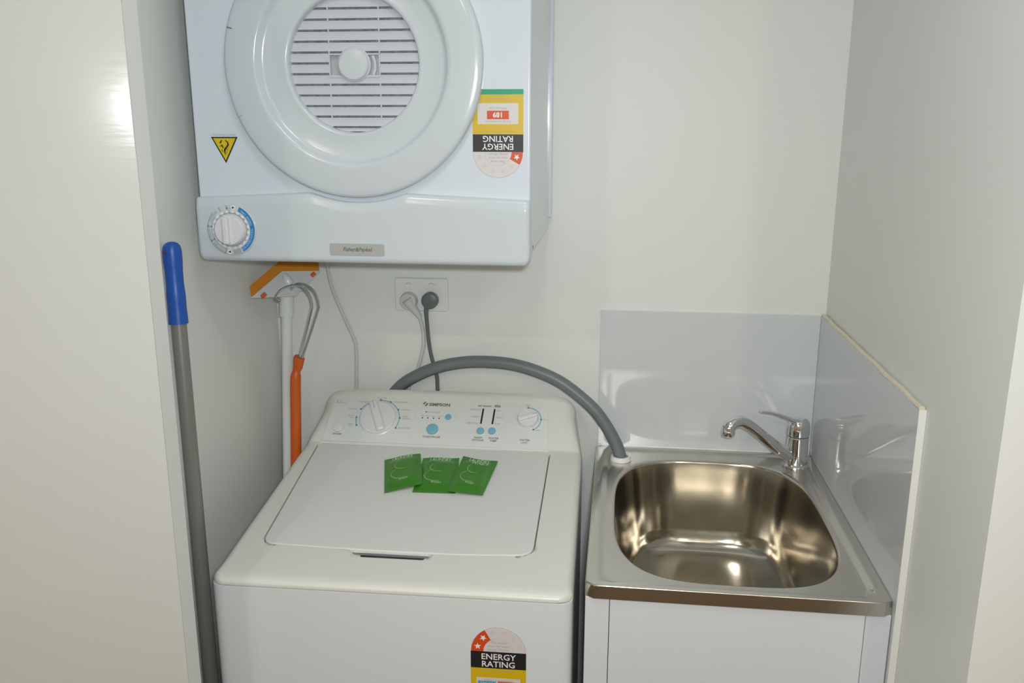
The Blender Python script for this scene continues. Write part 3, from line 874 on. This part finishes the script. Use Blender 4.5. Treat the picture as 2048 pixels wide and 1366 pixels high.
# round door
DD = Fr((DC[0], DYF, DC[1]), X, Z, -Y)
door = MB().lathe([(0.2110, -0.002), (0.2116, 0.009), (0.2108, 0.0135), (0.2086, 0.0164), (0.2050, 0.0180), (0.1980, 0.0190), (0.1800, 0.0203), (0.1640, 0.0210), (0.1590, 0.0204), (0.1556, 0.0182), (0.1528, 0.0142), (0.1498, 0.0112), (0.1450, 0.0098), (0.1300, 0.0078), (0.1200, 0.0075), (0.1145, 0.0085), (0.1105, 0.0085), (0.1078, 0.0065), (0.1066, 0.0020), (0.1055, -0.0120)], DD, 96).build('dryer_door', M_DPLAS, dz, 60)
gr = MB().lathe([(0.0002, -0.0125), (0.106, -0.0125)], DD, 64).build('lint_screen', M_LINT, door)
PT = 0.01665
RG = 0.1066
for k in range(-7, 7):
    z0 = k*PT
    zc = z0+PT/2
    e_ = max(abs(z0), abs(z0+PT))
    if abs(zc) > RG+0.004:
        continue
    zz0, zz1 = max(z0+0.0034, -RG*0.985), min(z0+PT, RG*0.985)
    nseg = 10
    sl = MB()
    def chord(z):
        return math.sqrt(max(RG*RG-z*z, 1e-8))
    segs = [(-1, 1)]
    cut = k in (-1, 0)
    for part in ((-1, 1) if cut else (0,)):
        rows = []
        for z, h0 in ((zz0, -0.0042), (zz0+0.6*(zz1-zz0), -0.0052), (zz1-0.0012, -0.0044), (zz1, -0.0052), (zz1, -0.0092), (zz0, -0.0085)):
            cx = chord(z)
            xa, xb = (-cx, cx) if part == 0 else ((-cx, -0.0425) if part < 0 else (0.0425, cx))
            rows.append([DD.p(xa+(xb-xa)*i/nseg, z, h0) for i in range(nseg+1)])
        rows.append(rows[0])
        sl.rings(rows, closed=False)
        if part == -1:
            sl.build('slat', M_SLAT, door, 30)
            sl = MB()
    # small ribs joining the slat to the next one
    for xx in (-0.0415, 0.0415):
        if chord(zc) > 0.05 and not cut:
            sl.obox(DD, xx-0.0011, xx+0.0011, z0-0.0002, z0+0.0046, -0.009, -0.0042)
    sl.build('slat', M_SLAT, door, 30)
win = MB()
wr = rrect(-0.0425, 0.0425, -0.0200, 0.0165, 0.0025, 3)
wi = offset(ccw(wr), 0.0022)
win.rings([[DD.p(x, y, -0.011) for x, y in ccw(wr)], [DD.p(x, y, -0.0032) for x, y in ccw(wr)], [DD.p(x, y, -0.0032) for x, y in wi], [DD.p(x, y, -0.0105) for x, y in wi]])
wo = win.build('hub_window', M_SLAT, door)
MB().prism(wi, DD, -0.0120, -0.0100).build('window_back', M_GREYW, wo)
MB().prism(arcband(0.002, -0.0018, 0.029, 0.034, -0.5, 0.5, 12), DD, -0.0102, -0.0045, 0.0008, 2).build('vent_tab', M_SLAT, wo)
hc = DD.at(-0.0005, -0.0005)
MB().lathe([(0.0275, -0.010), (0.0275, -0.0035), (0.0262, -0.0022), (0.0245, -0.0022)], hc, 40).build('hub_ring', M_SLAT, door)
MB().lathe([(0.0245, -0.010), (0.0245, 0.0025), (0.0228, 0.0042), (0.0120, 0.0050), (0.0005, 0.0052)], hc, 40, cap1=True).build('hub_cap', M_DPLAS, door)
# finger pull seams on the door edge
for a0, a1 in ((158.0, 160.5),):
    MB().flat(arcband(0, 0, 0.197, 0.2085, math.radians(164.0), math.radians(164.5), 2), DD.at(0, 0, 0.0158), 0.003).build('finger_pull_seam', M_INK, door)
MB().flat(arcband(0, 0, 0.200, 0.2085, math.radians(203.0), math.radians(203.3), 2), DD.at(0, 0, 0.0158), 0.0028).build('finger_pull_seam', M_INKL, door)
MB().lathe([(0.0005, 0.0016), (0.0024, 0.0012), (0.0036, 0.0)], Fr((DXR, -0.352, 1.379), Y, Z, X), 14).build('side_screw', M_ROD, dz)
# sticker and warning triangle, both upside down like the dryer
energy_label(dz, Fr((-0.2006, DYF-0.0001, 1.5370), -X, -Z, -Y), 0.0816, 1, 'dryer')
WT = Fr((-0.6600, DYF-0.0001, 1.5450), -X, -Z, -Y)       # upright sense of the printed sign
tri = [(-0.0232, -0.0142), (0.0232, -0.0142), (0.0, 0.0285)]
wt = MB().prism(tri, WT, 0, 0.0003).build('warning_sign', M_BLACK, dz)
tag(wt, 'yellow and black warning triangle sticker')
MB().prism(offset(ccw(tri), 0.0021), WT.at(0, 0, 0.0003), 0, 0.0002).build('yellow_triangle', M_WARNY, wt)
wfm = WT.at(0, 0, 0.0005)
fg = MB()
def blob(pts, w_):
    P = [Vector(p) for p in pts]
    L, R2 = [], []
    for i, p in enumerate(P):
        t = (P[min(i+1, len(P)-1)]-P[max(i-1, 0)]).normalized()
        nn = Vector((-t.y, t.x))*w_[i]
        L.append((p.x+nn.x, p.y+nn.y))
        R2.append((p.x-nn.x, p.y-nn.y))
    fg.prism(L+R2[::-1], wfm, 0, 0.0002)
blob([(-0.0015, -0.0090), (-0.0055, -0.0050), (-0.0060, -0.0015), (-0.0035, 0.0020), (0.0000, 0.0058), (0.0010, 0.0095), (-0.0008, 0.0150)], [0.0006, 0.0012, 0.0015, 0.0013, 0.0017, 0.0012, 0.0004])
blob([(0.0045, -0.0090), (0.0080, -0.0040)], [0.0006, 0.0014])
blob([(0.0085, 0.0020), (0.0050, -0.0010), (0.0030, 0.0040)], [0.0004, 0.0016, 0.0008])
blob([(0.0055, 0.0060), (0.0045, 0.0105)], [0.0007, 0.0004])
blob([(-0.0045, 0.0050), (-0.0048, 0.0080)], [0.0004, 0.0004])
blob([(-0.0030, 0.0095), (-0.0028, 0.0120)], [0.0004, 0.0004])
fg.build('scorched_figure', M_BLACK, wt)
MB().text('REFER TO INSTRUCTIONS', Fr((-0.6600, DYF-0.0001, 1.5640), -X, -Z, -Y), 0.0042, h=0.0003, sx=0.82).build('sign_lettering', M_INKL, wt, 0)

# ------------------------------------------------------------------ power outlet
po = thing('power_outlet', (-0.4211, -0.004, 1.2244), 'white double power outlet on the wall below the dryer', 'power outlet')
OF = Fr((-0.4211, 0.0, 1.2244), X, Z, -Y)
MB().prism(rrect(-0.058, 0.058, -0.036, 0.036, 0.005, 5), OF, 0.0, 0.0095, 0.003, 3).build('face_plate', M_OUTLET, po)
for sx in (-0.0265, 0.0235):
    sw_ = MB().prism(circ(sx, 0.0188, 0.0078, 24), OF, 0.0085, 0.0108, 0.0008, 2).build('rocker_switch', M_OUTLET, po)
    MB().prism(arcband(sx, 0.0188, 0.0066, 0.0074, 0.5, PI-0.5, 12), OF, 0.0108, 0.0110).build('red_mark', mat('switch_red', (0.55, 0.25, 0.24), 0.4), sw_)

# ------------------------------------------------------------------ cords
dc = thing('dryer_power_cord', (-0.4469, -0.02, 1.2124), 'white power cord hanging from the dryer to the left socket', 'power cord')
PFm = Fr((-0.4469, -0.0095, 1.2124), X, Z, -Y)
MB().lathe([(0.0185, 0.0), (0.0195, 0.004), (0.0190, 0.012), (0.0165, 0.017), (0.0005, 0.0185)], PFm, 32, cap1=True).build('plug', M_CORDW, dc)
g1 = Vector((-0.4469, -0.021, 1.2124))
gd = Vector((0.55, 0.10, -0.83)).normalized()
MB().tube([g1-gd*0.006+Vector((0, -0.004, 0)), g1+gd*0.010, g1+gd*0.026, g1+gd*0.044], [0.0120, 0.0115, 0.0080, 0.0052], 14, 5).build('strain_relief', M_CORDW, dc)
wc = [g1+gd*0.040, (-0.4210, -0.012, 1.160), (-0.4180, -0.009, 1.135), (-0.4205, -0.009, 1.1028), (-0.4353, -0.009, 1.0514), (-0.4531, -0.011, 1.0163), (-0.468, -0.013, 0.93), (-0.482, -0.015, 0.74), (-0.522, -0.016, 0.68), (-0.560, -0.015, 0.74), (-0.572, -0.012, 0.90), (-0.5724, -0.010, 1.0118), (-0.5699, -0.009, 1.098), (-0.5755, -0.009, 1.1261), (-0.5918, -0.009, 1.165), (-0.6167, -0.010, 1.2309), (-0.6254, -0.012, 1.28), (-0.627, -0.030, 1.330), (-0.625, -0.045, 1.3680)]
MB().tube(wc, 0.0040, 10, 5).build('cable', M_CORDW, dc)
gc = thing('washer_power_cord', (-0.3999, -0.02, 1.2147), 'dark grey power cord with round plug in the right socket', 'power cord')
PG = Fr((-0.3999, -0.0095, 1.2147), X, Z, -Y)
MB().lathe([(0.0165, 0.0), (0.0180, 0.003), (0.0180, 0.016), (0.0165, 0.0205), (0.0120, 0.0220), (0.0005, 0.0224)], PG, 32, cap1=True).build('plug', M_CORDG, gc)
MB().tube([(-0.4075, -0.018, 1.208), (-0.4092, -0.017, 1.190), (-0.4091, -0.014, 1.17), (-0.406, -0.009, 1.1145), (-0.4, -0.009, 1.0809), (-0.3907, -0.010, 1.0472), (-0.389, -0.011, 1.0187), (-0.387, -0.014, 0.92), (-0.380, -0.018, 0.82)], [0.0062, 0.0050, 0.0042, 0.0042, 0.0042, 0.0042, 0.0042], 10, 5).build('cable', M_CORDG, gc)

# ------------------------------------------------------------------ drain hose
dh = thing('drain_hose', (-0.47, -0.022, 0.88), 'thick grey drain hose arching from behind the washer into the sink', 'hose')
hp = [(-0.530, -0.0230, 0.86), (-0.518, -0.0230, 0.950), (-0.4765, -0.0225, 1.015), (-0.43, -0.031, 1.050), (-0.3788, -0.034, 1.0725), (-0.325, -0.035, 1.0845), (-0.2681, -0.040, 1.0885), (-0.212, -0.045, 1.0850), (-0.16, -0.050, 1.0719), (-0.1155, -0.055, 1.0535), (-0.0744, -0.060, 1.0253), (-0.041, -0.065, 0.9960), (-0.0140, -0.070, 0.9600), (0.0055, -0.0745, 0.925), (0.0140, -0.0772, 0.9000)]
MB().tube(hp, 0.0132, 18, 5).build('hose_tube', M_HOSE, dh)

# ------------------------------------------------------------------ blue handled pole
bp_ = thing('broom_pole', (-0.676, -0.572, 0.0), 'grey metal broom pole with a blue grip leaning on the left wall', 'broom')
def polept(z):
    t = (1.386-z)/0.776
    return Vector((-0.7305+0.0305*t, -0.4715-0.0565*t, z))
MB().tube([polept(0.03), polept(1.27)], 0.0127, 20, 2).build('pole', M_ALU, bp_)
MB().tube([polept(0.0), polept(0.035)], [0.0105, 0.0130], 16, 2).build('end_ferrule', M_BLUEH, bp_)
gz = [1.258, 1.266, 1.285, 1.305, 1.325, 1.345, 1.362, 1.376, 1.385, 1.3905, 1.393]
MB().tube([polept(z) for z in gz], [0.0158, 0.0156, 0.0150, 0.0152, 0.0140, 0.0142, 0.0152, 0.0153, 0.0140, 0.0095, 0.0030], 20, 3).build('grip', M_BLUEH, bp_)
ax = (polept(1.39)-polept(1.2)).normalized()
nf = (CAM-polept(1.38)); nf = (nf-ax*nf.dot(ax)).normalized()
sd = ax.cross(nf)
hf = polept(1.376)+nf*0.011+sd*(-0.010)
MB().lathe([(0.0005, 0.002), (0.0032, 0.0016), (0.004, 0.0)], Fr(hf, sd, ax, (nf*0.75-sd*0.66).normalized()), 12).build('hanging_hole', M_DARK, bp_)

# ------------------------------------------------------------------ squeeze mop, head up
mp_ = thing('squeeze_mop', (-0.704, -0.225, 0.0), 'white squeeze mop with orange sponge standing head up in the corner', 'mop')
def moppt(z):
    t = (1.2823-z)
    return Vector((-0.6835-0.0165*t, -0.100-0.095*t, z))
MB().tube([moppt(0.0), moppt(1.205)], 0.0112, 18, 2).build('pole', M_MOPW, mp_)
MB().tube([moppt(1.192), moppt(1.196), moppt(1.240), moppt(1.262), moppt(1.274)], [0.0140, 0.0150, 0.0150, 0.0135, 0.0110], 18, 3).build('socket', M_MOPW, mp_)
A, B, C_, D = Vector((-0.7345, -0.170, 1.2409)), Vector((-0.6890, -0.110, 1.2869)), Vector((-0.6189, -0.070, 1.2829)), Vector((-0.6595, -0.120, 1.2372))
nrm = (B-A).cross(D-A).normalized()
if nrm.dot(CAM-A) < 0:
    nrm = -nrm
def slab(q, t0, t1, r):
    c = sum(q, Vector())/4
    b = bmesh.new()
    lo = [b.verts.new(p+nrm*t0) for p in q]
    hi = [b.verts.new(p+nrm*t1) for p in q]
    b.faces.new(lo[::-1]); b.faces.new(hi)
    for i in range(4):
        b.faces.new((lo[i], lo[(i+1) % 4], hi[(i+1) % 4], hi[i]))
    bmesh.ops.bevel(b, geom=list(b.edges), offset=r, segments=2, profile=0.5, affect='EDGES')
    return MB().bm(b)
head = slab([A, B, C_, D], -0.004, 0.0, 0.0012).build('head_plate', M_MOPH, mp_)
ridge = (B-A).normalized()
MB().tube([moppt(1.262), (B*0.55+D*0.45)+nrm*0.004, B*0.85+D*0.15+nrm*0.003], [0.0125, 0.010, 0.005], 12, 4).build('head_rib', M_MOPW, head)
up_l = Vector((-0.012, 0.026, 0.030))
def spq(p, k):
    return p+(p-(A+B+C_+D)/4)*k
b = bmesh.new()
base_q = [spq(p, 0.02)-nrm*0.0045 for p in (A, B, C_, D)]
top_q = [p+Vector((-0.010, 0.020, 0.024)) for p in base_q]
lo = [b.verts.new(p) for p in base_q]
hi = [b.verts.new(p) for p in top_q]
b.faces.new(lo); b.faces.new(hi[::-1])
for i in range(4):
    b.faces.new((lo[i], lo[(i+1) % 4], hi[(i+1) % 4], hi[i]))
bmesh.ops.bevel(b, geom=list(b.edges), offset=0.006, segments=3, profile=0.5, affect='EDGES')
MB().bm(b).build('sponge', M_SPONGE, mp_)
for c in (Vector((-0.7166, -0.150, 1.2405)), Vector((-0.6312, -0.085, 1.2778))):
    pc = c-nrm*((c-A).dot(nrm))
    f_ = Fr(pc, ridge, nrm.cross(ridge), nrm)
    MB().obox(f_, -0.0055, 0.0055, -0.0042, 0.0042, -0.002, 0.006, 0.001, 1).build('sponge_clip', M_ORANGE, head)
f_ = Fr(Vector((-0.668, -0.100, 1.2745))-nrm*((Vector((-0.668, -0.100, 1.2745))-A).dot(nrm)), ridge, nrm.cross(ridge), nrm)
MB().lathe([(0.0032, 0.0), (0.0032, 0.0014), (0.0052, 0.0014), (0.0052, 0.0)], f_, 14).build('pivot_boss', M_DIALG, head)
MB().tube([(-0.6780, -0.155, 1.2340), (-0.6870, -0.160, 1.2395), (-0.6770, -0.158, 1.2545), (-0.6600, -0.148, 1.2625), (-0.6447, -0.138, 1.2615), (-0.6290, -0.130, 1.2470), (-0.6225, -0.128, 1.2240), (-0.6260, -0.130, 1.2030), (-0.6540, -0.1345, 1.1060), (-0.6570, -0.135, 1.0950)], 0.0026, 10, 5).build('lever_rod', M_ROD, mp_)
MB().tube([(-0.6700, -0.118, 1.2480), (-0.6560, -0.122, 1.2620), (-0.6364, -0.118, 1.2600), (-0.6210, -0.112, 1.2440), (-0.6150, -0.110, 1.2200), (-0.6190, -0.112, 1.1990), (-0.6480, -0.1320, 1.1090), (-0.6510, -0.134, 1.0950)], 0.0026, 10, 5).build('lever_rod', M_ROD, mp_)
hl = [(-0.6535, -0.1335, 1.1115), (-0.6545, -0.1335, 1.1080), (-0.6580, -0.1340, 1.0900), (-0.6605, -0.1350, 1.0835), (-0.6612, -0.1355, 1.0800), (-0.6625, -0.1370, 1.0700), (-0.6640, -0.1390, 1.0400), (-0.6665, -0.1470, 0.9300), (-0.6690, -0.1560, 0.8300)]
MB().tube(hl, [0.0105, 0.0118, 0.0100, 0.0082, 0.0084, 0.0108, 0.0110, 0.0110, 0.0110], 14, 3).build('lever_handle', M_ORANGE, mp_)
